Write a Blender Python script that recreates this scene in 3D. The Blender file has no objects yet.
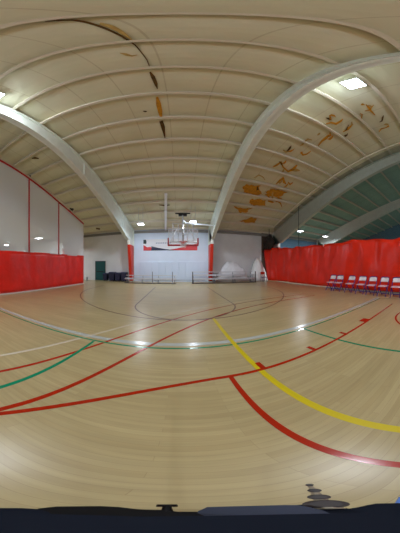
import bpy, math, random
from math import sin, cos, tan, pi, radians as R, sqrt, hypot, atan2

random.seed(7)
U = 1.52                       # camera height in metres; every coordinate below is in camera heights
scene = bpy.context.scene
COL = scene.collection

# ------------------------------------------------------------------ materials
def lin(c):
    return tuple((v / 12.92 if v <= 0.04045 else ((v + 0.055) / 1.055) ** 2.4) for v in c)
def rgb(r, g, b):
    return lin((r / 255, g / 255, b / 255)) + (1.0,)

def mat(name, col, rough=0.5, metal=0.0, noise=0.0, nscale=6.0, bump=0.0, bscale=20.0, coat=0.0, spec=0.5):
    m = bpy.data.materials.new(name); m.use_nodes = True
    nt = m.node_tree; b = nt.nodes['Principled BSDF']
    b.inputs['Roughness'].default_value = rough; b.inputs['Metallic'].default_value = metal
    b.inputs['Coat Weight'].default_value = coat; b.inputs['Specular IOR Level'].default_value = spec
    b.inputs['Base Color'].default_value = col
    if noise or bump:
        tc = nt.nodes.new('ShaderNodeTexCoord')
    if noise:
        n = nt.nodes.new('ShaderNodeTexNoise'); n.inputs['Scale'].default_value = nscale; n.inputs['Detail'].default_value = 4
        nt.links.new(tc.outputs['Object'], n.inputs['Vector'])
        r = nt.nodes.new('ShaderNodeValToRGB'); r.color_ramp.elements[0].position = .3; r.color_ramp.elements[1].position = .7
        lo = tuple(max(0, c * (1 - noise)) for c in col[:3]) + (1,); hi = tuple(min(1, c * (1 + noise)) for c in col[:3]) + (1,)
        r.color_ramp.elements[0].color = lo; r.color_ramp.elements[1].color = hi
        nt.links.new(n.outputs['Fac'], r.inputs['Fac']); nt.links.new(r.outputs['Color'], b.inputs['Base Color'])
    if bump:
        n2 = nt.nodes.new('ShaderNodeTexNoise'); n2.inputs['Scale'].default_value = bscale; n2.inputs['Detail'].default_value = 3
        nt.links.new(tc.outputs['Object'], n2.inputs['Vector'])
        bp = nt.nodes.new('ShaderNodeBump'); bp.inputs['Strength'].default_value = bump; bp.inputs['Distance'].default_value = 0.05
        nt.links.new(n2.outputs['Fac'], bp.inputs['Height']); nt.links.new(bp.outputs['Normal'], b.inputs['Normal'])
    return m

def emit(name, col, strength):
    m = bpy.data.materials.new(name); m.use_nodes = True
    b = m.node_tree.nodes['Principled BSDF']
    b.inputs['Base Color'].default_value = col
    b.inputs['Emission Color'].default_value = col; b.inputs['Emission Strength'].default_value = strength
    return m

def mesh_fabric(name, col, cover, rough=0.7):
    """open mesh fabric: threads cover a share of the surface, the rest is holes"""
    m = bpy.data.materials.new(name); m.use_nodes = True
    nt = m.node_tree; b = nt.nodes['Principled BSDF']
    b.inputs['Base Color'].default_value = col; b.inputs['Roughness'].default_value = rough
    t = nt.nodes.new('ShaderNodeBsdfTransparent'); mx = nt.nodes.new('ShaderNodeMixShader')
    tr = nt.nodes.new('ShaderNodeBsdfTranslucent'); tr.inputs['Color'].default_value = col
    m2 = nt.nodes.new('ShaderNodeMixShader'); m2.inputs['Fac'].default_value = 0.3
    nt.links.new(b.outputs[0], m2.inputs[1]); nt.links.new(tr.outputs[0], m2.inputs[2])
    mx.inputs['Fac'].default_value = cover
    nt.links.new(t.outputs[0], mx.inputs[1]); nt.links.new(m2.outputs[0], mx.inputs[2])
    nt.links.new(mx.outputs[0], nt.nodes['Material Output'].inputs['Surface'])
    return m

def wood_floor():
    m = bpy.data.materials.new('maple_floor'); m.use_nodes = True
    nt = m.node_tree; b = nt.nodes['Principled BSDF']; N = nt.nodes.new; Lk = nt.links.new
    tc = N('ShaderNodeTexCoord')
    br = N('ShaderNodeTexBrick'); br.offset = 0.37; br.offset_frequency = 3
    br.inputs['Scale'].default_value = 1.0
    br.inputs['Brick Width'].default_value = 1.3; br.inputs['Row Height'].default_value = 0.058
    br.inputs['Mortar Size'].default_value = 0.0012; br.inputs['Mortar Smooth'].default_value = 0.3
    br.inputs['Bias'].default_value = 0.0
    br.inputs['Color1'].default_value = rgb(181, 163, 119)
    br.inputs['Color2'].default_value = rgb(171, 152, 108)
    br.inputs['Mortar'].default_value = rgb(154, 134, 94)
    mp0 = N('ShaderNodeMapping'); mp0.inputs['Location'].default_value = (7.43, .021, 0)
    Lk(tc.outputs['Object'], mp0.inputs['Vector']); Lk(mp0.outputs[0], br.inputs['Vector'])
    mp = N('ShaderNodeMapping'); mp.inputs['Scale'].default_value = (1.2, 16, 1)
    Lk(tc.outputs['Object'], mp.inputs['Vector'])
    n = N('ShaderNodeTexNoise'); n.inputs['Scale'].default_value = 1.4; n.inputs['Detail'].default_value = 6
    Lk(mp.outputs[0], n.inputs['Vector'])
    mp2 = N('ShaderNodeMapping'); mp2.inputs['Scale'].default_value = (0.5, 1.6, 1)
    Lk(tc.outputs['Object'], mp2.inputs['Vector'])
    n2 = N('ShaderNodeTexNoise'); n2.inputs['Scale'].default_value = 1.1; n2.inputs['Detail'].default_value = 3
    Lk(mp2.outputs[0], n2.inputs['Vector'])
    add = N('ShaderNodeMath'); add.operation = 'ADD'; Lk(n.outputs['Fac'], add.inputs[0]); Lk(n2.outputs['Fac'], add.inputs[1])
    rp = N('ShaderNodeMapRange'); rp.inputs[1].default_value = .7; rp.inputs[2].default_value = 1.3
    rp.inputs[3].default_value = .87; rp.inputs[4].default_value = 1.07
    Lk(add.outputs[0], rp.inputs[0])
    mx = N('ShaderNodeVectorMath'); mx.operation = 'MULTIPLY'
    Lk(br.outputs['Color'], mx.inputs[0]); Lk(rp.outputs[0], mx.inputs[1])
    Lk(mx.outputs[0], b.inputs['Base Color'])
    b.inputs['Roughness'].default_value = 0.30
    b.inputs['Specular IOR Level'].default_value = 0.45
    return m

def liner(name, c1, c2, seam):
    """faced insulation: faint mottling and a seam every 1.25 m across the bays"""
    m = bpy.data.materials.new(name); m.use_nodes = True
    nt = m.node_tree; b = nt.nodes['Principled BSDF']; N = nt.nodes.new; Lk = nt.links.new
    tc = N('ShaderNodeTexCoord')
    n = N('ShaderNodeTexNoise'); n.inputs['Scale'].default_value = .7; n.inputs['Detail'].default_value = 5
    Lk(tc.outputs['Object'], n.inputs['Vector'])
    r = N('ShaderNodeValToRGB'); r.color_ramp.elements[0].position = .35; r.color_ramp.elements[1].position = .65
    r.color_ramp.elements[0].color = c1; r.color_ramp.elements[1].color = c2
    Lk(n.outputs['Fac'], r.inputs['Fac'])
    sx = N('ShaderNodeSeparateXYZ'); Lk(tc.outputs['Object'], sx.inputs[0])
    dv = N('ShaderNodeMath'); dv.operation = 'DIVIDE'; dv.inputs[1].default_value = 1.25; of = N('ShaderNodeMath'); of.operation = 'ADD'; of.inputs[1].default_value = 100.4; Lk(sx.outputs['X'], of.inputs[0]); Lk(of.outputs[0], dv.inputs[0])
    fr = N('ShaderNodeMath'); fr.operation = 'FRACT'; Lk(dv.outputs[0], fr.inputs[0])
    lt = N('ShaderNodeMath'); lt.operation = 'LESS_THAN'; lt.inputs[1].default_value = 0.028; Lk(fr.outputs[0], lt.inputs[0])
    mx = N('ShaderNodeMix'); mx.data_type = 'RGBA'
    Lk(lt.outputs[0], mx.inputs['Factor']); Lk(r.outputs['Color'], mx.inputs['A']); mx.inputs['B'].default_value = seam
    Lk(mx.outputs['Result'], b.inputs['Base Color'])
    b.inputs['Roughness'].default_value = .55
    return m

M = dict(
    floor=wood_floor(),
    liner=liner('cream_roof_liner', rgb(211, 208, 178), rgb(218, 214, 186), rgb(196, 190, 158)),
    liner_teal=liner('teal_roof_liner', rgb(144, 188, 172), rgb(154, 198, 182), rgb(126, 168, 156)),
    steel=mat('painted_steel', rgb(228, 236, 226), .35, noise=.05, nscale=3),
    purlin=mat('purlin_steel', rgb(216, 208, 188), .45),
    wall_white=mat('white_wall', rgb(214, 228, 246), .55, noise=.03, nscale=1.2),
    wall_grey=mat('grey_white_wall', rgb(213, 218, 220), .6, noise=.06, nscale=1.0),
    wall_cream=mat('pale_wall', rgb(232, 234, 234), .6, noise=.05, nscale=1.0),
    eave=mat('eave_steel', rgb(132, 130, 126), .5),
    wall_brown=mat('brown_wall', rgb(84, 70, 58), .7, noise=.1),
    wall_blue=mat('blue_wall', rgb(74, 112, 140), .6, noise=.05),
    pad_white=mat('pale_wall_pad', rgb(210, 225, 244), .5),
    red_vinyl=mat('red_vinyl', rgb(240, 38, 26), .34, noise=.10, nscale=1.5, bump=.8, bscale=2.0),
    red_vinyl_bright=mat('bright_red_vinyl', rgb(228, 38, 8), .30, noise=.10, nscale=1.2, bump=.8, bscale=1.6),
    red_pad=mat('red_pad', rgb(200, 44, 20), .45),
    red_strap=mat('red_strap', rgb(190, 34, 34), .6),
    white_hem=mat('white_hem', rgb(226, 218, 214), .6),
    net_white=mesh_fabric('white_mesh', rgb(236, 240, 244), .72),
    net_dark=mesh_fabric('dark_mesh', rgb(50, 74, 70), .36),
    dark_cloth=mat('dark_cloth', rgb(46, 40, 36), .85, noise=.3, nscale=5, bump=.6, bscale=9),
    door_teal=mat('teal_door', rgb(28, 84, 84), .4),
    frame_dark=mat('dark_frame', rgb(40, 66, 66), .5),
    navy=mat('navy_plastic', rgb(34, 38, 66), .5, noise=.2, nscale=8),
    navy_lid=mat('navy_lid', rgb(48, 52, 84), .5),
    black=mat('black_plastic', rgb(18, 18, 20), .5),
    alu=mat('aluminium', rgb(205, 210, 216), .35, metal=.5),
    bleach_frame=mat('bleacher_frame', rgb(138, 146, 158), .5, metal=.2),
    plastic=mat('plastic_sheet', rgb(232, 236, 240), .35, noise=.06, nscale=4, bump=.4, bscale=6),
    plastic_white=mat('white_sheet', rgb(244, 246, 246), .4, noise=.05, nscale=4, bump=.4, bscale=6),
    chair_white=mat('chair_white', rgb(232, 222, 224), .4),
    chair_seat=mat('chair_seat', rgb(226, 196, 206), .4),
    chair_blue=mat('chair_blue', rgb(46, 38, 130), .4, metal=.2),
    glass=None,
    rim=mat('rim_orange_red', rgb(206, 44, 28), .4),
    board_pad=mat('board_pad', rgb(170, 24, 34), .5),
    net_cord=mat('net_cord', rgb(225, 225, 225), .8),
    hoop_steel=mat('hoop_steel', rgb(196, 200, 204), .4, metal=.2),
    motor=mat('motor_black', rgb(36, 34, 32), .6),
    housing=mat('lamp_housing', rgb(225, 228, 232), .4),
    lamp=emit('lamp_diffuser', (.90, .96, 1, 1), 30),
    banner_white=mat('banner_white', rgb(228, 230, 236), .5),
    banner_red=mat('banner_red', rgb(206, 52, 58), .5),
    banner_navy=mat('banner_navy', rgb(30, 34, 70), .5),
    banner_green=mat('banner_dark', rgb(26, 48, 50), .5),
    banner_grey=mat('banner_grey', rgb(150, 156, 176), .5),
    foam=mat('exposed_foam', rgb(196, 138, 28), .9, noise=.25, nscale=7),
    foam_pale=mat('exposed_foam_pale', rgb(190, 160, 92), .9, noise=.2, nscale=7),
    foam_dark=mat('torn_dark', rgb(92, 66, 22), .95, noise=.5, nscale=6),
    l_red=mat('line_red', rgb(164, 34, 10), .14), l_maroon=mat('line_maroon', rgb(88, 50, 40), .32),
    l_green=mat('line_green', rgb(10, 130, 92), .14), l_yellow=mat('line_yellow', rgb(204, 182, 14), .32),
    l_white=mat('line_white', rgb(204, 194, 172), .14), l_grey=mat('line_grey', rgb(176, 180, 174), .2),
    rig_navy=mat('rig_navy', rgb(8, 15, 30), .65, spec=.15), rig_black=mat('rig_black', rgb(12, 9, 10), .6, spec=.15),
    rig_silver=mat('rig_silver', rgb(50, 56, 76), .35, metal=.4), rig_blue=mat('rig_blue', rgb(96, 140, 220), .5),
    rig_bolt=mat('rig_bolt', rgb(52, 44, 44), .45), rig_pale=mat('rig_bolt_core', rgb(150, 138, 118), .5),
)
g = bpy.data.materials.new('board_glass'); g.use_nodes = True
gb = g.node_tree.nodes['Principled BSDF']; gb.inputs['Base Color'].default_value = (.9, .95, 1, 1)
gb.inputs['Roughness'].default_value = .05; gb.inputs['Alpha'].default_value = .16
M['glass'] = g

# ------------------------------------------------------------------ mesh building
class MB:
    def __init__(s): s.v = []; s.f = []
    def add(s, vs, fs):
        o = len(s.v); s.v += [tuple(p) for p in vs]; s.f += [tuple(i + o for i in q) for q in fs]; return s
    def box(s, a, b):
        x0, y0, z0 = a; x1, y1, z1 = b
        return s.add([(x0, y0, z0), (x1, y0, z0), (x1, y1, z0), (x0, y1, z0), (x0, y0, z1), (x1, y0, z1), (x1, y1, z1), (x0, y1, z1)],
                     [(3, 2, 1, 0), (4, 5, 6, 7), (0, 1, 5, 4), (1, 2, 6, 5), (2, 3, 7, 6), (3, 0, 4, 7)])
    def loft(s, rings, cap=True, closed=True):
        n = len(rings[0]); vs = [p for r in rings for p in r]; fs = []
        for i in range(len(rings) - 1):
            for j in range(n if closed else n - 1):
                k = (j + 1) % n
                fs.append((i * n + j, i * n + k, (i + 1) * n + k, (i + 1) * n + j))
        if cap and closed:
            fs.append(tuple(range(n - 1, -1, -1))); fs.append(tuple((len(rings) - 1) * n + j for j in range(n)))
        return s.add(vs, fs)
    def tube(s, pts, r, n=8):
        import mathutils
        P = [mathutils.Vector(p) for p in pts]; rings = []
        rr = r if isinstance(r, (list, tuple)) else [r] * len(P)
        for i, p in enumerate(P):
            d = (P[min(i + 1, len(P) - 1)] - P[max(i - 1, 0)]).normalized()
            up = mathutils.Vector((0, 0, 1)) if abs(d.z) < .9 else mathutils.Vector((1, 0, 0))
            a = d.cross(up).normalized(); b = d.cross(a).normalized()
            rings.append([tuple(p + a * (rr[i] * cos(2 * pi * k / n)) + b * (rr[i] * sin(2 * pi * k / n))) for k in range(n)])
        return s.loft(rings)
    def lathe(s, prof, c=(0, 0, 0), n=24):
        return s.loft([[(c[0] + r * cos(2 * pi * k / n), c[1] + r * sin(2 * pi * k / n), c[2] + z) for k in range(n)] for r, z in prof])
    def prism(s, poly, axis, lo, hi):
        def P(u, v, w): return {'x': (w, u, v), 'y': (u, w, v), 'z': (u, v, w)}[axis]
        return s.loft([[P(u, v, lo) for u, v in poly], [P(u, v, hi) for u, v in poly]])
    def grid(s, fn, nu, nv):
        vs = [fn(i / nu, j / nv) for j in range(nv + 1) for i in range(nu + 1)]
        fs = [(j * (nu + 1) + i, j * (nu + 1) + i + 1, (j + 1) * (nu + 1) + i + 1, (j + 1) * (nu + 1) + i) for j in range(nv) for i in range(nu)]
        return s.add(vs, fs)
    def build(s, name, m, parent=None, smooth=False, thick=0, bevel=0, origin=None, recalc=True):
        import bmesh
        o0 = origin or (0, 0, 0)
        if parent is not None and origin is None:
            o0 = parent.get('_o', (0, 0, 0))
        me = bpy.data.meshes.new(name)
        me.from_pydata([((p[0] - o0[0]) * U, (p[1] - o0[1]) * U, (p[2] - o0[2]) * U) for p in s.v], [], s.f)
        if recalc:
            bm = bmesh.new(); bm.from_mesh(me); bmesh.ops.recalc_face_normals(bm, faces=bm.faces); bm.to_mesh(me); bm.free()
        me.materials.append(M[m]); me.update()
        if smooth:
            for p in me.polygons: p.use_smooth = True
        ob = bpy.data.objects.new(name, me); COL.objects.link(ob)
        if parent is not None: ob.parent = parent
        elif origin: ob.location = [c * U for c in origin]
        if thick:
            md = ob.modifiers.new('thickness', 'SOLIDIFY'); md.thickness = thick * U; md.offset = 0
        if bevel:
            md = ob.modifiers.new('rounded', 'BEVEL'); md.width = bevel * U; md.segments = 2; md.limit_method = 'ANGLE'
        return ob

def tag(o, label=None, cat=None, group=None, kind=None):
    if label: o['label'] = label
    if cat: o['category'] = cat
    if group: o['group'] = group
    if kind: o['kind'] = kind
    return o

ORIG = []
def thing(name, loc, label, cat, group=None, kind=None):
    o = bpy.data.objects.new(name, None); COL.objects.link(o); o.location = [c * U for c in loc]
    o.empty_display_size = .2; o['_o'] = tuple(loc); ORIG.append(o)
    return tag(o, label, cat, group, kind)

def dup(root, loc, rotz, label):
    r = root.copy(); COL.objects.link(r); r.location = [c * U for c in loc]; r.rotation_euler = (0, 0, rotz); r['label'] = label
    for ch in list(root.children):
        c = ch.copy(); COL.objects.link(c); c.parent = r
        for gch in ch.children:
            d = gch.copy(); COL.objects.link(d); d.parent = c
    return r

# ------------------------------------------------------------------ building geometry (x right, y to the far wall, z up; camera at 0,0,1)
D = 11.0; XL, XR, YB = -21.0, 17.0, -13.0
RIDGE = -1.0; SL = .33
def zroof(y):  return 1 + 6.52 - SL * abs(y - RIDGE)
def zfrm_bot(y):
    d = abs(y - RIDGE) - 1.0
    return 1 + 5.65 - .41 * d
PX, PY0 = .868, .49            # purlin spacing and first purlin
PUR = [PY0 + PX * k for k in range(-1, 13)]
SDEG = 180 / 533
def ray(px, py):
    b = R((px - 180.5) * SDEG); e = R((266.5 - py) * SDEG)
    return sin(b) * cos(e), cos(b) * cos(e), sin(e)
def on_roof(px, py, drop=.05):
    dx, dy, dz = ray(px, py)     # front slope: z = zr - SL*(y - RIDGE)
    t = (6.52 + SL * RIDGE - drop) / (dz + SL * dy)
    return dx * t, dy * t, 1 + dz * t

# floor
floor = MB().box((XL, YB, -.1), (XR, D + .1, 0)).build('floor', 'floor')
tag(floor, 'maple strip gym floor covered with coloured court lines', 'floor', kind='structure')

# court lines painted on the floor (the courts sit a touch skewed to the walls)
LZ = [0.0008]
def q(x, y): return x - .021 * y, y + .021 * x
def line_strip(name, pts, w, m, label, closed=False):
    n = len(pts); top = LZ[0]; LZ[0] += .00006
    left, right = [], []
    for i in range(n):
        a = pts[(i - 1) % n] if (closed or i) else pts[i]; b = pts[(i + 1) % n] if (closed or i < n - 1) else pts[i]
        dx, dy = b[0] - a[0], b[1] - a[1]; l = hypot(dx, dy); nx, ny = -dy / l * w / 2, dx / l * w / 2
        left.append(q(pts[i][0] + nx, pts[i][1] + ny)); right.append(q(pts[i][0] - nx, pts[i][1] - ny))
    rings = [[(*left[i], 0), (*right[i], 0), (*right[i], top), (*left[i], top)] for i in range(n)]
    if closed: rings.append(rings[0])
    o = MB().loft(rings, cap=not closed).build(name, m, floor)
    o['label'] = label
    return o
def arc(cx, cy, r, a0, a1, n=64):
    return [(cx + r * cos(R(a0 + (a1 - a0) * i / n)), cy + r * sin(R(a0 + (a1 - a0) * i / n))) for i in range(n + 1)]
HX, HY = 3.16, .07
def three(r, x_end=4.25):
    p = arc(HX, HY, r, 270, 90, 80)
    return [(x_end, HY - r)] + p + [(x_end, HY + r)]
line_strip('sideline', [(-5.0, 2.0), (4.95, 2.03)], .085, 'l_grey', 'wide pale grey sideline')
line_strip('three_point_line', three(4.72), .036, 'l_white', 'thin white outer three point arc')
line_strip('three_point_line', three(4.42), .034, 'l_red', 'outer red three point arc')
line_strip('three_point_line', three(3.95), .038, 'l_red', 'inner red three point arc')
line_strip('key_line', [(-1.04, 8.15), (-1.04, 4.35)] + arc(.21, 4.3, 1.25, 180, 360, 40) + [(1.46, 4.35), (1.46, 8.15)], .034, 'l_maroon', 'maroon key of the far basket')
line_strip('three_point_line', [(.21 - 3.95, 8.15)] + arc(.21, 7.0, 3.95, 180, 360, 80) + [(.21 + 3.95, 8.15)], .034, 'l_maroon', 'maroon three point arc of the far basket')
line_strip('volleyball_line', [(-3.7, 1.885), (4.95, 1.93)], .032, 'l_green', 'long green line beside the grey sideline')
line_strip('volleyball_line', [(-1.0, 1.87), (-1.0, -5)], .036, 'l_green', 'green cross line left of the tripod')
line_strip('volleyball_line', [(1.77, 1.9), (1.77, -5)], .034, 'l_green', 'green cross line right of the tripod')
line_strip('volleyball_line', [(4.95, 1.93), (4.95, -5)], .03, 'l_green', 'green end line by the folding chairs')
line_strip('center_line', [(.675, 3.08), (.675, -5)], .052, 'l_yellow', 'yellow line')
line_strip('free_throw_circle', arc(.41, .06, 1.2, 90, 270, 48), .036, 'l_red', 'red free throw half circle')
line_strip('lane_line', [(.41, 1.26), (4.28, 1.33)], .036, 'l_red', 'red lane line')
line_strip('lane_line', [(.41, -1.14), (4.28, -1.2)], .036, 'l_red', 'far red lane line')
line_strip('free_throw_line', [(.41, 1.26), (.41, -1.14)], .038, 'l_red', 'red free throw line')
line_strip('restricted_arc', arc(3.3, .07, .85, 0, 360, 60)[:-1], .036, 'l_red', 'red circle beneath the near basket', True)
for tx in (.715, 1.36, 2.0):
    line_strip('lane_mark', [(tx, 1.27), (tx, 1.40)], .05, 'l_red', 'short red lane tick')
line_strip('lane_mark', [(2.73, 1.29), (2.73, 1.44)], .2, 'l_red', 'red lane block')

# walls
def wallseg(name, x0, x1, m, label, top=None):
    o = MB().prism([(x0, 0), (x1, 0), (x1, top or zroof(D)), (x0, top or zroof(D))], 'y', D, D + .1).build(name, m)
    return tag(o, label, 'wall', kind='structure')
F1B, F2X, F3X, F4X = -3.14, 1.89, 6.6, 11.4
wallseg('wall_far_left', XL, F1B, 'wall_cream', 'grey white far wall behind the teal door')
wallseg('wall_far', F1B, F2X, 'wall_white', 'clean white far wall between the red columns')
wallseg('wall_far_right', F2X, 5.68, 'wall_grey', 'grey white far wall right of the second red column')
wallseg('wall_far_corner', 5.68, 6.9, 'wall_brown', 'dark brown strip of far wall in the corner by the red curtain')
wallseg('wall_far_blue', 6.9, XR, 'wall_blue', 'blue far wall in the hall beyond the red curtain')
prof = [(YB, 0), (D, 0), (D, zroof(D)), (RIDGE, zroof(RIDGE)), (YB, zroof(YB))]
tag(MB().prism(prof, 'x', XL - .1, XL).build('wall_left', 'wall_grey'), 'grey white end wall beyond the left curtain', 'wall', kind='structure')
tag(MB().prism(prof, 'x', XR, XR + .1).build('wall_right', 'wall_blue'), 'blue end wall beyond the right curtain', 'wall', kind='structure')
tag(MB().box((XL, YB - .1, 0), (XR, YB, zroof(YB))).build('wall_near', 'wall_grey'), 'grey white wall behind the camera', 'wall', kind='structure')

# ceiling liner, sagging a little between the purlins
def liner_strip(name, x0, x1, m, label):
    ys = []
    allp = [RIDGE] + PUR + [D]
    for a, b in zip(allp[:-1], allp[1:]):
        for k in range(6): ys.append((a + (b - a) * k / 6, .045 * sin(pi * k / 6) if b - a > .3 else 0))
    ys.append((D, 0))
    back = [(YB + (RIDGE - YB) * k / 12, 0) for k in range(12)]
    ys = back + ys
    s = MB(); n = len(ys)
    low = [(y, zroof(y) - sg) for y, sg in ys]; up = [(y, zroof(y) + .12) for y, sg in ys]
    vs = [(x, y, z) for x in (x0, x1) for y, z in low] + [(x, y, z) for x in (x0, x1) for y, z in up]
    fs = []
    for i in range(n - 1):
        fs.append((i, i + 1, n + i + 1, n + i)); fs.append((2 * n + i, 3 * n + i, 3 * n + i + 1, 2 * n + i + 1))
        fs.append((i, 2 * n + i, 2 * n + i + 1, i + 1)); fs.append((n + i, n + i + 1, 3 * n + i + 1, 3 * n + i))
    fs += [(0, n, 3 * n, 2 * n), (n - 1, 3 * n - 1, 4 * n - 1, 2 * n - 1)]
    o = s.add(vs, fs).build(name, m, smooth=False)
    return tag(o, label, 'ceiling', kind='structure')
ceiling = liner_strip('ceiling', XL, F3X, 'liner', 'sloping cream insulation ceiling of the gym')
liner_strip('ceiling_right', F3X, XR, 'liner_teal', 'dim teal ceiling of the hall beyond the right curtain')

# purlins: one Z section each
ordinal = ['first', 'second', 'third', 'fourth', 'fifth', 'sixth', 'seventh', 'eighth', 'ninth', 'tenth', 'eleventh', 'twelfth', 'thirteenth', 'fourteenth']
for k, y in enumerate(PUR):
    zt = zroof(y) + .01; zb = zroof(y) - .135
    sec = [(y - .012, zt), (y + .012, zt), (y + .012, zb), (y + .012, zb - .018), (y - .06, zb - .018 + .02), (y - .06, zb + .02), (y - .012, zb + .006)]
    o = MB().prism(sec, 'x', XL + .02, XR - .02).build('roof_purlin', 'purlin')
    tag(o, 'thin roof purlin, %s one up from the far wall' % ordinal[len(PUR) - 1 - k], 'purlin', 'roof purlins', 'structure')
tag(MB().box((XL, D - .1, 1 + 2.24), (XR, D, 1 + 2.40)).build('trim_eave', 'eave'), 'eave strut running along the top of the far wall', 'beam', kind='structure')

# rigid frames
def frame(x_at, label, padlabel=True):
    t = thing('roof_frame', (x_at(D), D - .3, 0), label, 'steel frame', 'tapered steel roof frames', 'structure')
    ys = [9.75 - (9.75 - RIDGE) * k / 10 for k in range(11)]
    yb = [RIDGE - k * 1.2 for k in range(1, 10)]
    def rail(xw0, xw1, ztop, zbot, Y):
        return [[(x_at(y) + xw0, y, zbot(y)), (x_at(y) + xw1, y, zbot(y)), (x_at(y) + xw1, y, ztop(y)), (x_at(y) + xw0, y, ztop(y))] for y in Y]
    Y = [10.9] + ys + yb
    top = lambda y: zroof(y) - .145
    bot = lambda y: zfrm_bot(min(y, 9.9))
    m = MB()
    m.loft(rail(-.015, .015, top, bot, Y))
    m.loft(rail(-.1, .1, lambda y: top(y), lambda y: top(y) - .025, Y))
    m.loft(rail(-.1, .1, lambda y: bot(y) + .025, bot, Y[1:]))
    m.build('rafter', 'steel', t)
    for yy in (9.0, 5.2, 1.6):      # bolted splice plates
        p = MB().box((x_at(yy) - .04, yy - .02, bot(yy) + .02), (x_at(yy) + .04, yy + .02, top(yy) - .02))
        p.build('splice_plate', 'steel', t)
    xc = x_at(D - .3)
    yin = lambda z: 10.50 - .50 * min(1, z / 2.6)
    zt = 1 + 5.65 - .41 * 9.78
    c = MB()
    c.prism([(10.9, 0), (yin(0), 0), (yin(zt), zt), (9.9, zt + .06), (10.9, zroof(10.9) - .145)], 'x', xc - .015, xc + .015)
    c.loft([[(xc - .085, yin(z), z), (xc + .085, yin(z), z), (xc + .085, yin(z) + .03, z), (xc - .085, yin(z) + .03, z)] for z in (0, zt + .02)])
    c.box((xc - .1, 10.88, 0), (xc + .1, 10.92, zroof(10.9) - .17))
    c.build('column', 'steel', t)
    zp = 2.37
    p = MB()
    p.loft([[(xc - .095, yin(z) - .04, z), (xc + .095, yin(z) - .04, z), (xc + .095, 10.84, z), (xc - .095, 10.84, z)] for z in (.08, zp)])
    o = p.build('column_pad', 'red_pad', t, bevel=.015)
    o['label'] = 'red padding'
    return t
frame(lambda y: -3.5 + .0325 * max(-3, min(y, 11)), 'white tapered roof frame left of the banner, on a red padded column')
frame(lambda y: F2X, 'white tapered roof frame right of the banner, on a red padded column')
frame(lambda y: F3X, 'white roof frame just beyond the right red curtain')
frame(lambda y: F4X, 'dim roof frame farthest right, in the teal hall')
frame(lambda y: -8.3, 'roof frame beyond the left mesh curtain')
frame(lambda y: -13.2, 'roof frame farthest left, deep beyond the mesh curtain')

# torn roof insulation: ragged flaps and exposed yellow foam under the liner
def tear_poly(pts, m, label):
    import random as rr
    P = []
    n = len(pts)
    for i in range(n):
        a, b = pts[i], pts[(i + 1) % n]
        for k in range(5):
            f = k / 5
            P.append((a[0] + (b[0] - a[0]) * f + rr.uniform(-.8, .8), a[1] + (b[1] - a[1]) * f + rr.uniform(-.7, .7)))
    s = MB(); low = [on_roof(x, y, .062) for x, y in P]; hi = [on_roof(x, y, .02) for x, y in P]
    s.loft([low, hi]); o = s.build('torn_insulation', m, ceiling); o['label'] = label
def tear_path(pts, ws, m, label):
    s = MB(); rings = []
    for i, (x, y) in enumerate(pts):
        a = pts[max(i - 1, 0)]; b = pts[min(i + 1, len(pts) - 1)]
        dx, dy = b[0] - a[0], b[1] - a[1]; l = hypot(dx, dy); w = ws[i] if isinstance(ws, (list, tuple)) else ws
        nx, ny = -dy / l * w / 2, dx / l * w / 2
        rings.append([on_roof(x + nx, y + ny, .064), on_roof(x - nx, y - ny, .064), on_roof(x - nx, y - ny, .02), on_roof(x + nx, y + ny, .02)])
    s.loft(rings); o = s.build('torn_insulation', m, ceiling); o['label'] = label
tear_path([(45, 21.5), (58, 20.5), (72, 20), (85, 22), (100, 26.5), (113, 32), (126, 39), (135, 45), (141, 52), (147, 60), (149.5, 67)],
          [.5, 1.2, 1.4, 2.2, 2.2, 2, 1.8, 1.3, 1.2, 1, .8], 'foam_dark', 'long dark tear in the liner')
tear_path([(100, 23.5), (113, 27.5), (124, 34), (132, 40)], [2.5, 4, 3.5, 1], 'foam_pale', 'yellowed strip beside the tear')
tear_path([(150, 72), (153, 77), (156, 84), (157.5, 89)], [1.5, 4, 3.5, .6], 'foam_dark', 'brown hole in the liner')
tear_path([(157, 97), (158.5, 104), (160, 111), (161, 117)], [2, 5, 4.5, 2.5], 'foam', 'yellow hole in the liner')
tear_path([(161, 121), (163, 127), (165, 138)], [3.6, 4, .7], 'foam_dark', 'brown hole in the liner')
tear_path([(120, 53), (126, 54.5), (132, 56), (137, 55)], [.7, 2.6, 1.3, .5], 'foam_pale', 'small scuffed patch')
tear_path([(143, 111), (145, 111.5), (147, 111.5)], [.6, 1.6, .7], 'foam_dark', 'small dark hole')
tear_poly([(243, 187), (247, 184.5), (260, 186), (259, 189), (262, 193), (258, 195.5), (250, 194), (244, 192)], 'foam', 'square patch of bare yellow foam')
tear_poly([(266, 192), (272, 188.5), (279, 190), (287, 192), (279, 197), (268, 197)], 'foam', 'pointed patch of bare yellow foam')
tear_poly([(248, 203), (252, 199), (266, 200), (265, 205), (255, 206)], 'foam', 'low patch of bare yellow foam')
tear_poly([(234, 206.5), (244, 208.2), (252, 207.7), (246, 212.5), (240, 212.5)], 'foam', 'triangular patch of bare yellow foam')
tear_poly([(240, 221), (250, 217.5), (257, 218.5), (255, 222.5), (247, 222.7)], 'foam', 'lowest patch of bare yellow foam')
tear_path([(268, 201), (272, 202), (274, 202.5)], [1.5, 2, .6], 'foam', 'small foam spot')
tear_path([(254, 178), (259, 175), (263, 177), (265, 180)], [.6, 1.3, 1, .6], 'foam_pale', 'thin curl of torn liner')
tear_path([(276, 184), (280, 180.5), (283, 178), (284, 182), (286, 184)], [1, 2.2, 3.2, 2.8, 1], 'foam', 'ragged branch of torn liner')
tear_path([(288, 182), (290, 184.5), (293, 182.5)], [1, 2.2, .8], 'foam', 'small ragged tear')
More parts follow.
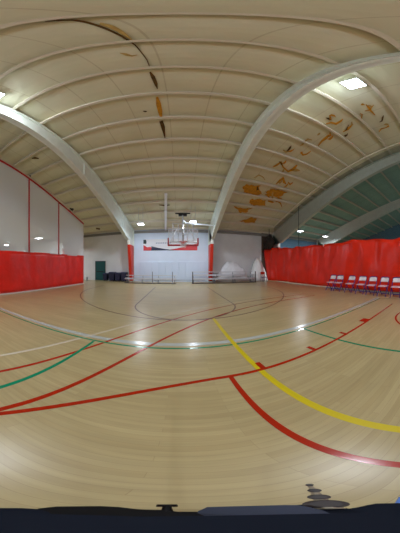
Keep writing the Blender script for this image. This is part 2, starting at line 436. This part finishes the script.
tear_path([(273, 167), (277, 165), (281, 162), (283, 167), (288, 171.5), (293, 169.5), (297, 165)], [1, 2, 2.4, 1.6, 1.8, 3, 1.5], 'foam', 'long branching tear')
tear_path([(292, 170), (296, 170), (300, 170.5)], [2, 3.2, 1], 'foam_pale', 'pale flap of torn liner')
tear_path([(283, 150), (286, 152), (289, 151)], [1, 2, .8], 'foam_pale', 'pale scrape')
tear_path([(301, 152), (303, 155), (307, 154), (311, 151)], [2.6, 2, 1.4, .8], 'foam', 'hooked tear')
tear_path([(318, 146), (322, 141), (326, 138), (329, 135)], [.8, 2, 3, 1.5], 'foam', 'slanting tear')
tear_path([(303, 143), (308, 139), (312, 140)], [.8, 1.6, .8], 'foam_pale', 'pale tear')
tear_path([(326, 124), (331, 122.5), (336, 124), (341, 121), (343, 119)], [1, 1.8, 2.4, 2, .8], 'foam', 'tear by the lamp')
tear_path([(343, 132), (348, 129), (353, 124)], [.8, 2.4, 1.2], 'foam', 'short slanting tear by the lamp')
tear_path([(366, 104.5), (369, 108), (371, 111), (375, 115)], [1, 2.4, 1.8, 1], 'foam', 'forked tear under the lamp')
tear_path([(365, 111), (370, 110), (373.5, 105)], [.8, 1.5, .8], 'foam', 'short fork of the tear')
tear_path([(379, 132), (381, 129), (385, 128), (389, 126)], [.8, 1.4, .8, 1.8], 'foam', 'curl of torn liner at the right')
tear_path([(32, 158.5), (35, 158), (39, 158.5)], [.8, 2, .8], 'foam_dark', 'small brown stain')
tear_path([(96, 228.5), (100, 229)], [1.4, 1.6], 'foam_dark', 'brown stain near the eave')
tear_path([(159, 205), (165, 205.5), (170, 205)], [.6, 1.4, .6], 'foam_dark', 'brown stain by the conduit')

rt = random.Random(11)
for px, py, n in ((327, 117, 3), (325, 139, 3), (346, 130, 3), (369, 109, 3), (294, 150, 3), (286, 167, 3), (282, 182, 2), (270, 197, 3), (256, 190, 2), (384, 128, 2)):
    for _ in range(n):
        x = px + rt.uniform(-9, 9); y = py + rt.uniform(-6, 6); a = rt.uniform(-.9, .5); l = rt.uniform(1.5, 3.2); kk = rt.uniform(-.8, .8)
        tear_path([(x, y), (x + l * cos(a), y + l * sin(a)), (x + 2 * l * cos(a + kk), y + 2 * l * sin(a + kk)), (x + 2.6 * l * cos(a + kk), y + 2.6 * l * sin(a + 2 * kk))],
                  [.5, rt.uniform(1.2, 2.4), rt.uniform(.9, 2), .4], rt.choice(['foam', 'foam_pale', 'foam', 'foam_dark']), 'small ragged tear in the roof liner')

# ------------------------------------------------------------------ lamps
LAMPC = (.90, .97, 1.06)
def lamp(x, y, h, label, power, glow=.07, s=.21):
    z = 1 + h
    t = thing('ceiling_lamp', (x, y, z), label, 'ceiling lamp', 'square high bay lamps')
    hb = MB(); hb.loft([[(x - k, y - k, z + zz), (x + k, y - k, z + zz), (x + k, y + k, z + zz), (x - k, y + k, z + zz)] for k, zz in ((s * 1.03, 0), (s * 1.03, .05), (s * .5, .07), (s * .45, .13))])
    hb.build('housing', 'housing', t)
    MB().box((x - s, y - s, z - .02), (x + s, y + s, z)).build('diffuser', 'lamp', t)
    zt = zroof(y) - .01
    for sx in (-1, 1):
        MB().tube([(x + sx * s * .8, y, z + .05), (x + sx * s * .8, y, max(zt, z + .1))], .008, 6).build('hanger_rod', 'hoop_steel', t)
    ld = bpy.data.lights.new('lamp_light', 'AREA'); ld.energy = power; ld.color = LAMPC; ld.size = 2 * s * U
    lo = bpy.data.objects.new('lamp_light', ld); COL.objects.link(lo); lo.parent = t; lo.location = (0, 0, -.03 * U)
    ld = bpy.data.lights.new('lamp_glow', 'POINT'); ld.energy = power * glow; ld.color = (.76, .93, 1.18); ld.shadow_soft_size = .1 * U
    lo = bpy.data.objects.new('lamp_glow', ld); COL.objects.link(lo); lo.parent = t; lo.location = (0, 0, -.16 * U)
    return t
PW = 620
lamp(2.50, 1.54, 5.45, 'bright square lamp beside the right roof frame, overhead', PW, .08, .165)
lamp(-3.1, 1.5, 5.42, 'bright square lamp at the left edge beside the left roof frame', PW)
lamp(-2.09, 8.75, 2.30, 'lamp above the left end of the banner', PW * .34, .4, .15)
lamp(.65, 8.75, 2.37, 'lamp above the right end of the banner', PW * .34, .4, .15)
lamp(7.47, 8.75, 2.43, 'lamp in the far hall, nearer the corner above the right red curtain', PW * .6, .05, .15)
lamp(10.15, 8.85, 2.41, 'lamp in the far hall, second one above the right red curtain', PW * .6, .05, .15)
lamp(-9.4, 8.5, 2.13, 'lamp seen through the mesh curtain, nearer the first red strap', PW * .8, .3)
lamp(-14.1, 8.5, 2.10, 'lamp seen through the mesh curtain at the left edge', PW * 1.0, .3)
lamp(-3.4, -6.0, 2.6, 'added low hung fill lamp, unseen behind the camera on the left', PW * .8, 1.6)  # this and the next two: fill lamps added out of view to lift the ceiling
lamp(0.2, -6.0, 2.6, 'added low hung fill lamp, unseen straight behind the camera', PW * .8, 1.6)
lamp(4.0, -6.0, 2.6, 'added low hung fill lamp, unseen behind the camera on the right', PW * .8, 1.6)
lamp(-11.5, 1.6, 5.2, 'lamp high beyond the left mesh curtain', PW * .8)
lamp(12.5, 1.6, 5.2, 'lamp high in the teal hall beyond the right curtain', PW * .7)

# ------------------------------------------------------------------ left divider curtain
lx = lambda y: -5.13 - .05 * min(max(y - 2.9, 0), 3.2) - .022 * min(0, y - 2.9)
ltop = lambda y: 1 + 5.13 - .323 * abs(y - RIDGE) + .323
YL0, YL1 = -9.0, 8.22
t = thing('divider_curtain', (lx(3), 3, 0), 'red vinyl gym divider curtain with white mesh above, on the left', 'curtain')
def cl(u, v, z0, z1, amp):
    y = YL0 + (YL1 - YL0) * u; z = z0 + (z1(y) - z0) * v
    w = amp * (sin(y * 4.1) + .6 * sin(y * 9.7 + 1.5 * v) + .5 * sin(y * 2.3 + 2.2 * v)) * (.4 + .6 * v)
    return (lx(y) + w, y, z)
MB().grid(lambda u, v: cl(u, v, .03, lambda y: 1.56 + .012 * (y - 3), .018), 150, 10).build('vinyl_skirt', 'red_vinyl', t, smooth=True, thick=.006)
MB().grid(lambda u, v: cl(u, v, 1.56, ltop, .0), 60, 6).build('mesh_panel', 'net_white', t, smooth=True)
MB().loft([[(lx(y) - .025, y, ltop(y) - .02), (lx(y) + .025, y, ltop(y) - .02), (lx(y) + .025, y, ltop(y) + .06), (lx(y) - .025, y, ltop(y) + .06)] for y in [YL0 + (YL1 - YL0) * k / 24 for k in range(25)]]).build('top_hem', 'red_strap', t)
MB().loft([[(lx(y) - .02, y, .004), (lx(y) + .022, y, .004), (lx(y) + .022, y, .05), (lx(y) - .02, y, .05)] for y in [YL0 + (YL1 - YL0) * k / 24 for k in range(25)]]).build('bottom_hem', 'white_hem', t)
for y in (6.05, 4.18, 2.3, .4):
    MB().box((lx(y) - .02, y - .028, 1.56), (lx(y) + .02, y + .028, ltop(y))).build('strap', 'red_strap', t)
MB().loft([[(lx(y) - .02, y, ltop(y) + .10), (lx(y) + .02, y, ltop(y) + .10), (lx(y) + .02, y, ltop(y) + .14), (lx(y) - .02, y, ltop(y) + .14)] for y in (YL0, RIDGE, YL1 + .1)]).build('track', 'purlin', t)
# winch and pulley fixed to the curtain's track
for px_, sz in ((70, .11), (27, .05)):
    yy = -5.35 / tan(R((px_ - 180.5) * SDEG)); z0 = ltop(yy) + .13
    hb = MB().box((lx(yy) - sz * .6, yy - sz, z0), (lx(yy) + sz * .6, yy + sz, z0 + sz * 1.2)).build('winch', 'motor', t, bevel=.01)
    hb['label'] = 'dark winch'
    dr = MB().tube([(lx(yy) + sz * .6, yy, z0 + sz * .6), (lx(yy) + sz * 1.3, yy, z0 + sz * .6)], sz * .5, 12)
    o0 = t['_o']; dr.v = [(p[0] - o0[0], p[1] - o0[1], p[2] - o0[2]) for p in dr.v]
    dr.build('drum', 'motor', hb)

# ------------------------------------------------------------------ right divider curtain
def rx(y): return 6.05 + .10 * sin(max(0, min(y, 10.7)) / 10.7 * pi) - .22 * max(0, (3.5 - y) / 3.5 if y < 3.5 else 0) - .02 * min(0, y) - .33 * max(0, (y - 9.6) / 1.3) ** 1.5
YR0, YR1 = -9.0, 10.88
t = thing('divider_curtain', (rx(3), 3, 0), 'sagging bright red gym divider curtain with dark mesh above, on the right', 'curtain')
def rtop(y):
    return 2.09 + .035 * max(0, y - 6.5) + .045 * sin(y * 2.1 + .6) * (.5 + .5 * sin(y * .7)) + .03 * sin(y * 5.3)
def cr(u, v):
    y = YR0 + (YR1 - YR0) * u
    z = .05 + (rtop(y) - .05) * v
    yy = y - .75 * (1 - v) * max(0, (y - 9.3)) / 1.58
    w = .07 * sin(y * 2.3 + 1.6 * v) + .05 * sin(y * 4.9 - 3.2 * v) * sin(y * 1.1 + 1) + .03 * sin(y * 8.3 + 4.5 * v) + .012 * sin(y * 15.1 - 2 * v)
    return (rx(y) + w * (.35 + .65 * v), yy, z)
MB().grid(cr, 220, 14).build('vinyl_panel', 'red_vinyl_bright', t, smooth=True, thick=.006)
YM1 = 9.85
MB().grid(lambda u, v: (rx(YR0 + (YM1 - YR0) * u) + .02, YR0 + (YM1 - YR0) * u, rtop(YR0 + (YM1 - YR0) * u) - .03 + (zroof(YR0 + (YM1 - YR0) * u) - .19 - rtop(YR0 + (YM1 - YR0) * u) + .03) * v), 80, 6).build('mesh_panel', 'net_dark', t, smooth=True)
for y in (7.35,):
    MB().box((rx(y), y - .010, rtop(y) - .05), (rx(y) + .02, y + .010, zroof(y) - .2)).build('strap', 'frame_dark', t)
MB().loft([[(rx(y) - .005, y, zroof(y) - .22), (rx(y) + .045, y, zroof(y) - .22), (rx(y) + .045, y, zroof(y) - .16), (rx(y) - .005, y, zroof(y) - .16)] for y in (YR0, RIDGE, YM1)]).build('track', 'purlin', t)

# gathered dark mesh bundle in the corner
cx, cy, cz = 6.0, 10.42, 1 + 1.74
def bun(u, v):
    a = 2 * pi * u; ph = pi * v
    rr = 1 + .13 * sin(5 * a + 3 * v) + .1 * sin(9 * a - 7 * v) + .09 * sin(13 * v * 2 + 2 * a)
    return (cx + .40 * sin(ph) * cos(a) * rr, cy + .26 * sin(ph) * sin(a) * rr, cz + .42 * cos(ph) * (1 + .08 * sin(4 * a)) * rr)
s = MB().grid(bun, 36, 18)
tb = thing('mesh_bundle', (cx, cy, cz - .4), 'dark gathered mesh bundle hanging in the corner above the red curtain', 'netting')
s.build('gathered_mesh', 'dark_cloth', tb, smooth=True)
MB().tube([(cx - .26, cy, cz - .2), (cx - .36, cy + .2, cz - .5), (cx - .38, cy + .25, cz - .8)], [.15, .08, .03], 10).build('trailing_end', 'dark_cloth', tb, smooth=True)
MB().tube([(cx, cy, cz + .36), (cx, cy, zroof(cy) - .01)], .02, 8).build('tie_rope', 'motor', tb)

# ------------------------------------------------------------------ far wall items
# pale wall pads between the columns
pw = .431
for k in range(10):
    x0 = -2.72 + k * .436
    lab = 'pale wall pad, %s from the left red column' % ordinal[k]
    o = MB().box((x0, D - .045, .12), (x0 + pw, D, 1.31)).build('wall_pad', 'pad_white', bevel=.012, origin=(x0 + pw / 2, D - .02, .12))
    tag(o, lab, 'wall pad', 'pale wall pads under the banner')

# banner
bx0, bx1, bz0, bz1 = -2.44, 1.09, 1 + 1.05, 1 + 1.80
W = bx1 - bx0; Hh = bz1 - bz0
t = thing('wall_banner', ((bx0 + bx1) / 2, D - .02, bz0), 'long white banner with red ends and navy swoosh on the far wall', 'banner')
MB().box((bx0, D - .02, bz0), (bx1, D - .001, bz1)).build('banner_sheet', 'banner_white', t)
def bpoly(name, pts, m, off):
    MB().prism([(bx0 + u * W, bz0 + v * Hh) for u, v in pts], 'y', D - .02 - off, D - .0195).build(name, m, t)
bpoly('red_band', [(0, 0), (.16, 0), (.19, .16), (.13, .34), (.07, .30), (0, .52)], 'banner_red', .002)
def crv(a, b, n, f): return [(a + (b - a) * i / n, f((i / n))) for i in range(n + 1)]
bpoly('navy_swoosh', crv(.15, .62, 14, lambda s_: .36 * (1 - s_) ** 1.6 + .02) + crv(.62, .15, 14, lambda s_: .0 * s_), 'banner_navy', .003)
bpoly('red_swoosh', crv(.42, 1, 14, lambda s_: .04 + .96 * s_ ** 1.5 * .62) + [(1, 0), (.42, 0)], 'banner_red', .0025)
bpoly('emblem', [(.0, .62), (.055, .60), (.06, .80), (.045, .98), (.0, .98)], 'banner_green', .003)
for k in range(7):
    u0 = .235 + k * .042
    bpoly('lettering', [(u0, .60), (u0 + .03, .60), (u0 + .034, .70), (u0 + .004, .70)], 'banner_grey', .002)

# basketball hoop hung from the roof in front of the banner
hx, by = .11, 7.05
t = thing('basketball_hoop', (hx, 8.2, 1 + .88), 'ceiling hung basketball hoop with glass backboard and red padding before the banner', 'basketball hoop')
z0, z1 = 1 + .90, 1 + 1.58
MB().box((hx - .6, by - .012, z0), (hx + .6, by + .012, z1)).build('backboard', 'glass', t)
fr_ = MB(); e = .022
fr_.box((hx - .62, by - .02, z1 - .01), (hx + .62, by + .02, z1 + .02)); fr_.box((hx - .62, by - .02, z0), (hx - .60, by + .02, z1)); fr_.box((hx + .60, by - .02, z0), (hx + .62, by + .02, z1))
tgt = [(hx - .2, z0 + .15), (hx + .2, z0 + .15), (hx + .2, z0 + .45), (hx - .2, z0 + .45)]
for a, b in zip(tgt, tgt[1:] + tgt[:1]):
    fr_.box((min(a[0], b[0]) - .012, by - .016, min(a[1], b[1]) - .012), (max(a[0], b[0]) + .012, by - .011, max(a[1], b[1]) + .012))
fr_.build('board_frame', 'hoop_steel', t)
pd = MB()
pd.box((hx - .64, by - .035, z0 - .045), (hx + .64, by + .035, z0 + .02))
for sx in (-1, 1):
    x_ = hx + sx * .62; pd.box((x_ - .028, by - .035, z0), (x_ + .028, by + .035, z0 + .30))
pd.build('board_padding', 'board_pad', t, bevel=.008)
rz = 1 + 1.0; rc = (hx, by - .26); rr = .15
MB().tube([(rc[0] + rr * cos(2 * pi * k / 28), rc[1] + rr * sin(2 * pi * k / 28), rz) for k in range(29)], .012, 8).build('rim', 'rim', t, smooth=True)
MB().box((hx - .09, by - .12, rz - .05), (hx + .09, by - .012, rz + .015)).build('rim_bracket', 'rim', t)
nt_ = MB()
for k in range(12):
    for sgn in (1, -1):
        pts = []
        for j in range(5):
            a = 2 * pi * (k + sgn * j * .5) / 12; r_ = rr * (1 - .1 * j); pts.append((rc[0] + r_ * cos(a), rc[1] + r_ * sin(a), rz - j * .062))
        nt_.tube(pts, .004, 4)
nt_.build('net', 'net_cord', t)
ytop = 9.3; ztop = zroof(ytop) - .2
ms = MB()
ms.tube([(hx, by + .06, z0 + .1), (hx, by + .25, z0 + .5), (hx, ytop, ztop)], .045, 4)
for sx in (-1, 1):
    ms.tube([(hx + sx * .42, by + .1, z0 + .12), (hx + sx * .42, by + .1, z0 + 1.0)], .022, 8)
    ms.tube([(hx + sx * .55, by + .06, z0 + .12), (hx + sx * .3, by + .9, z0 + .85)], .018, 8)
    ms.tube([(hx + sx * .2, by + .1, z0 + .12), (hx + sx * .2, by + .1, z0 + .9)], .018, 8)
ms.tube([(hx - .58, by + .07, z0 + .14), (hx + .58, by + .07, z0 + .14)], .022, 8)
ms.tube([(hx - .48, by + .1, z0 + .95), (hx + .48, by + .1, z0 + .95)], .022, 8)
ms.build('mast', 'hoop_steel', t)
MB().tube([(hx, by + .10, z0 - .01), (hx, by + .10, z0 + .72)], .03, 8).build('actuator', 'motor', t)
br_ = MB()
br_.tube([(hx + .2, 9.0, 1 + 2.35), (F2X - .02, 9.3, 1 + 2.33)], .042, 8)
br_.tube([(hx + .2, 9.0, 1 + 2.35), (hx + .02, 8.6, 1 + 2.42)], .028, 8)
br_.build('brace', 'housing', t)
wn = MB(); wn.box((hx - .22, ytop - .1, ztop - .06), (hx + .24, ytop + .12, ztop + .09)); wn.box((hx - .4, ytop - .03, ztop + .06), (hx + .42, ytop + .05, ztop + .12))
wn.build('winch', 'motor', t, bevel=.01)

# conduit down the roof slope left of the hoop
yy0, yy1 = 7.6, 10.85
cd = MB().loft([[(-.09 * y + .02 - .06, y, zroof(y) - .26), (-.09 * y + .02 + .07, y, zroof(y) - .26), (-.09 * y + .02 + .07, y, zroof(y) - .165), (-.09 * y + .02 - .06, y, zroof(y) - .165)] for y in (yy0, yy1)])
tag(cd.build('roof_conduit', 'housing', origin=(-.8, 9, zroof(9) - .2)), 'white square conduit under the roof left of the hoop', 'conduit')

# teal door
dx0, dx1, dz = -6.02, -5.2, 1.40
t = thing('door_1', ((dx0 + dx1) / 2, D, 0), 'dark teal door in the far wall by the left curtain', 'door', kind='structure')
MB().box((dx0 + .05, D - .035, .01), (dx1 - .05, D, dz - .05)).build('door_leaf', 'door_teal', t)
fm = MB(); fm.box((dx0, D - .05, 0), (dx0 + .05, D, dz)); fm.box((dx1 - .05, D - .05, 0), (dx1, D, dz)); fm.box((dx0 + .05, D - .05, dz - .05), (dx1 - .05, D, dz)); fm.build('door_frame', 'frame_dark', t)
MB().box((dx0 + .12, D - .06, .60), (dx1 - .14, D - .035, .66)).build('push_bar', 'motor', t)

# navy bins beside the door
def bin_(x0, x1, h, label, y0=D - .62):
    t = thing('storage_bin', ((x0 + x1) / 2, D - .35, 0), label, 'storage bin', 'navy storage bins on the far wall')
    b = MB(); k = .04
    b.loft([[(x0 + k, y0 + k, .07), (x1 - k, y0 + k, .07), (x1 - k, D - .12 - k, .07), (x0 + k, D - .12 - k, .07)], [(x0, y0, h - .06), (x1, y0, h - .06), (x1, D - .12, h - .06), (x0, D - .12, h - .06)]])
    b.build('body', 'navy', t, bevel=.015)
    l = MB(); l.loft([[(x0 - .015, y0 - .015, h - .06), (x1 + .015, y0 - .015, h - .06), (x1 + .015, D - .105, h - .06), (x0 - .015, D - .105, h - .06)], [(x0 + .04, y0 + .05, h), (x1 - .04, y0 + .05, h), (x1 - .04, D - .16, h), (x0 + .04, D - .16, h)]])
    l.build('lid', 'navy_lid', t)
    for xx in (x0 + .08, x1 - .08):
        for yy in (y0 + .09, D - .22):
            MB().tube([(xx - .02, yy, .04), (xx + .02, yy, .04)], .04, 12).build('wheel', 'black', t)
bin_(-5.14, -4.83, .54, 'narrow dark navy bin right beside the teal door')
bin_(-4.70, -4.29, .63, 'dark navy bin, second to the right of the teal door')
bin_(-4.25, -3.88, .60, 'dark navy bin, third to the right of the teal door')
bin_(-3.84, -3.46, .63, 'dark navy bin closest to the left red column')

# little white bench at the end of the left curtain
t = thing('low_bench', (-6.5, 10.2, 0), 'small white bench at the far end of the left curtain', 'bench')
MB().box((-6.75, 10.1, .24), (-6.2, 10.3, .28)).build('seat', 'chair_white', t)
for xx in (-6.68, -6.3):
    MB().box((xx, 10.12, 0), (xx + .05, 10.28, .24)).build('leg', 'alu', t)

# low aluminium bleachers along the far wall
def bleacher(x0, x1, rows, label, posts):
    y = 9.72
    t = thing('bleacher', ((x0 + x1) / 2, y + .4, 0), label, 'bleachers', 'low aluminium bleachers on the far wall')
    for k in range(rows):
        zz = .23 + .205 * k; yy = y + .27 * k
        MB().box((x0, yy, zz), (x1, yy + .15, zz + .045)).build('seat_plank', 'alu', t)
        if k: MB().box((x0, yy - .14, zz - .15), (x1, yy - .01, zz - .125)).build('foot_plank', 'alu', t)
    MB().box((x0, y - .03, 0), (x1, y - .002, .035)).build('base_rail', 'rig_bolt', t)
    n = max(2, round((x1 - x0) / 1.2))
    for i in range(n + 1):
        xx = x0 + .1 + (x1 - x0 - .2) * i / n
        f = MB(); yl = y + .27 * (rows - 1) + .15; zl = .23 + .205 * (rows - 1)
        f.box((xx - .012, y, 0), (xx + .012, yl, .03))
        for k in range(rows):
            f.box((xx - .012, y + .27 * k + .05, 0.03), (xx + .012, y + .27 * k + .09, .23 + .205 * k))
        f.tube([(xx, y + .05, .04), (xx, yl - .05, zl - .02)], .011, 6)
        f.build('support', 'bleach_frame', t)
    for xx in posts:
        p = MB().box((xx - .022, y - .04, 0), (xx + .022, y - .005, .70)); p.build('end_post', 'black' if rows > 2 else 'bleach_frame', t)
bleacher(-3.32, -.25, 2, 'low aluminium bleacher left of the gap, before the left red column', [-1.62, -.46])
bleacher(.66, 4.62, 3, 'low aluminium bleacher right of the gap, before the right red column', [.70, 4.58])

# draped plastic sheeting piled against the right part of the far wall
def mound(x0, x1, h, m, label, yf, peak=.4, sharp=1.0):
    t = thing('plastic_sheeting', ((x0 + x1) / 2, D - .2, 0), label, 'plastic sheet')
    def f(u, v):
        x = x0 + (x1 - x0) * u
        pr = max(0, 1 - abs((u - peak) / (peak if u < peak else 1 - peak)) ** (1.6 * sharp)) ** .8
        top = h * pr + .02 + (.05 * sin(11 * u) + .04 * sin(23 * u + 1) + .025 * sin(41 * u)) * min(1, 3 * pr)
        prof = sin(v * pi / 2)
        y = D - .06 - (yf * (.35 + .65 * pr)) * (1 - v ** 1.5) + .035 * sin(18 * u + 4 * v) * (1 - v)
        return (x, y, max(.005, top * prof))
    def fb(u, v):
        p = f(u, v); return p
    s = MB().grid(f, 44, 16)
    s.build('drape', m, t, smooth=True, thick=.012)
mound(2.3, 4.68, 1.36, 'plastic', 'pale plastic sheeting heaped against the far wall behind the right bleacher', .38, .42, .95)
mound(4.72, 6.05, 1.72, 'plastic_white', 'tall white plastic sheet heaped in the corner by the right red curtain', .7, .42, .8)

# ------------------------------------------------------------------ folding chairs
ch = thing('folding_chair', (0, 0, 0), 'x', 'chair', 'white and blue folding chairs along the red curtain')
# local: seat faces -x ; x to the back
w = .15
fr = MB()
for sy in (-1, 1):
    y = sy * w
    fr.tube([(-.20, y, 0), (.02, y, .36), (.10, y, .50), (.14, y, .60)], .013, 8)
    fr.tube([(.17, y * .9, 0), (-.10, y * .9, .315)], .012, 8)
fr.tube([(.14, -w, .60), (.15, -w * .7, .635), (.15, w * .7, .635), (.14, w, .60)], .013, 8)
fr.tube([(-.13, -w, .115), (-.13, w, .115)], .010, 8); fr.tube([(.12, -w * .9, .06), (.12, w * .9, .06)], .010, 8)
frame_o = fr.build('chair_frame', 'chair_blue', ch)
def seat(u, v):
    x = -.16 + .27 * u; y = (-w + .012) + (2 * w - .024) * v
    return (x, y, .335 + .012 * u - .012 * sin(pi * u) * sin(pi * v))
MB().grid(seat, 8, 8).build('seat', 'chair_seat', ch, smooth=True, thick=.022)
def back(u, v):
    y = -w * .96 + 2 * w * .96 * u; arcz = .055 * (1 - (2 * u - 1) ** 2)
    z = .47 + (.115 + arcz) * v
    return (.095 + (z - .5) * .42 + .03 * (1 - (2 * u - 1) ** 2), y, z)
MB().grid(back, 10, 6).build('backrest', 'chair_white', ch, smooth=True, thick=.018)
CH = [(5.56, 4.50), (5.56, 4.12), (5.52, 3.53), (5.47, 3.02), (5.42, 2.57), (5.35, 2.10), (5.28, 1.63)]
names = ['folding chair with white back farthest along the red curtain, first of the close pair', 'folding chair with white back, second of the close pair by the red curtain',
         'folding chair with white back, third from the far end of the curtain row', 'folding chair with white back at the middle of the curtain row',
         'folding chair with white back, third from the near end of the curtain row', 'folding chair with white back, second from the near end of the curtain row',
         'folding chair with white back at the near end of the curtain row']
for i, (x, y) in enumerate(CH):
    rz_ = R([-4, 3, -2, 2, 0, -3, 2][i])
    if i == 0:
        ch.location = (x * U, y * U, 0); ch.rotation_euler = (0, 0, rz_); ch['label'] = names[0]
    else:
        dup(ch, (x, y, 0), rz_, names[i])

# chair and post by the white sheet in the corner
t = thing('stacking_chair', (5.25, 9.75, 0), 'small dark chair with a red back rest before the white plastic sheet', 'chair')
f = MB()
for xx in (5.08, 5.36):
    f.tube([(xx, 9.6, 0), (xx, 9.64, .30)], .016, 8); f.tube([(xx, 9.92, 0), (xx, 9.88, .30), (xx, 9.95, .62)], .016, 8)
f.build('chair_frame', 'navy', t)
MB().box((5.06, 9.6, .29), (5.38, 9.92, .32)).build('seat', 'chair_blue', t, bevel=.008)
MB().box((5.07, 9.905, .48), (5.37, 9.935, .65)).build('backrest', 'red_pad', t, bevel=.008)

# ------------------------------------------------------------------ camera stand under the viewpoint
ZP = 1 - .20
t = thing('camera_stand', (0, 0, 0), 'navy and black camera stand directly below the viewpoint', 'stand')
MB().lathe([(.125, 0), (.125, .012), (.03, .03), (.018, .05)], (0, 0, 0), 32).build('base', 'rig_black', t, smooth=False)
MB().tube([(0, 0, .04), (0, 0, ZP - .02)], .012, 12).build('pole', 'rig_black', t)
def edge_r(py, zp=.2): return zp * tan(R(90 - (py - 266.5) * SDEG))
def plate(ctrl, default, ztop, th, zdist):
    """outline radius around the pole from (azimuth px, edge row) control points"""
    pts = []
    for k in range(120):
        a = -180 + 3 * k; px = 180.5 + a / SDEG
        if ctrl[0][0] <= px <= ctrl[-1][0]:
            for (xa, ya), (xb, yb) in zip(ctrl[:-1], ctrl[1:]):
                if xa <= px <= xb: row = ya + (yb - ya) * (px - xa) / (xb - xa); break
        else: row = default
        r_ = edge_r(row, zdist); pts.append((r_ * sin(R(a)), r_ * cos(R(a)), ))
    return MB().prism(pts, 'z', ztop - th, ztop)
plate([(-60, 513), (30, 513.5), (100, 515.5), (140, 516.5), (200, 516), (300, 514), (360, 513), (460, 513)], 514, ZP, .012, .2).build('top_plate', 'rig_navy', t)
plate([(-60, 508), (0, 508), (20, 508), (38, 509), (50, 512), (58, 518)], 520, ZP - .014, .01, .214).build('clamp_ring', 'rig_navy', t)
plate([(20, 520), (34, 509), (55, 506.5), (100, 506), (120, 507), (140, 509.5), (165, 510), (180, 512), (200, 513.5), (215, 520)], 522, ZP - .026, .01, .226).build('bracket', 'rig_black', t)
plate([(190, 520), (200, 509), (207, 507), (250, 505.8), (285, 505), (300, 505), (330, 512), (336, 520)], 522, ZP - .038, .008, .238).build('battery_tray', 'rig_silver', t)
plate([(270, 520), (290, 505.5), (310, 504), (330, 505), (345, 508), (352, 509), (362, 506), (376, 503.5), (400, 503), (460, 504), (470, 520)], 522, ZP - .048, .008, .248).build('clamp_ring', 'rig_navy', t)
def pol(px, py, zdist):
    a = R((px - 180.5) * SDEG); r_ = edge_r(py, zdist); return r_ * sin(a), r_ * cos(a), 1 - zdist
k0 = pol(167, 513, .232); k1 = pol(167, 507, .232); k2 = pol(167, 504.6, .232)
MB().tube([k0, k1, tuple(k1[i] + (k2[i] - k1[i]) * .1 for i in range(3)), k2], [.0012, .0010, .0024, .0024], 12).build('clamp_knob', 'rig_black', t)
bolt = MB(); core = MB()
A = [(326, 504, .0060), (319, 497, .0038), (314.5, 490.5, .0027), (309.5, 485, .0018)]
for px, py, r_ in A:
    c = pol(px, py, .245)
    bolt.lathe([(r_ * .7, -.0012), (r_, -.0006), (r_, .0006), (r_ * .7, .0012)], c, 20)
core.tube([pol(330, 509, .247), pol(324, 503, .247), pol(314.5, 491, .247), pol(309.5, 485, .247)], [.0035, .0026, .0016, .0010], 10)
bolt.build('ribbed_bolt', 'rig_bolt', t); core.build('bolt_core', 'rig_pale', t)
c0 = pol(399, 505, .25); c1 = pol(403, 497, .25)
MB().tube([c0, c1], .0014, 8).build('blue_tab', 'rig_blue', t)

for o in ORIG:
    if '_o' in o: del o['_o']

# ------------------------------------------------------------------ world, camera, colour
wd = bpy.data.worlds.new('World'); scene.world = wd; wd.use_nodes = True
wd.node_tree.nodes['Background'].inputs[0].default_value = (.5, .52, .55, 1); wd.node_tree.nodes['Background'].inputs[1].default_value = .3
cd_ = bpy.data.cameras.new('Camera'); cam = bpy.data.objects.new('Camera', cd_); COL.objects.link(cam)
cam.location = (0, 0, U); cam.rotation_euler = (R(90), 0, -R((200 - 180.5) * SDEG))
cd_.type = 'PANO'; cd_.clip_start = .005; cd_.clip_end = 200
pc = cd_.cycles if hasattr(cd_, 'cycles') and hasattr(cd_.cycles, 'panorama_type') else cd_
pc.panorama_type = 'EQUIRECTANGULAR'
pc.latitude_min = -pi / 2; pc.latitude_max = pi / 2
hw = R(200 * SDEG); pc.longitude_min = -hw; pc.longitude_max = hw
scene.camera = cam
vs = scene.view_settings
vs.view_transform = 'Standard'; vs.look = 'None'; vs.gamma = 1; vs.use_curve_mapping = False
vs.exposure = -1.22
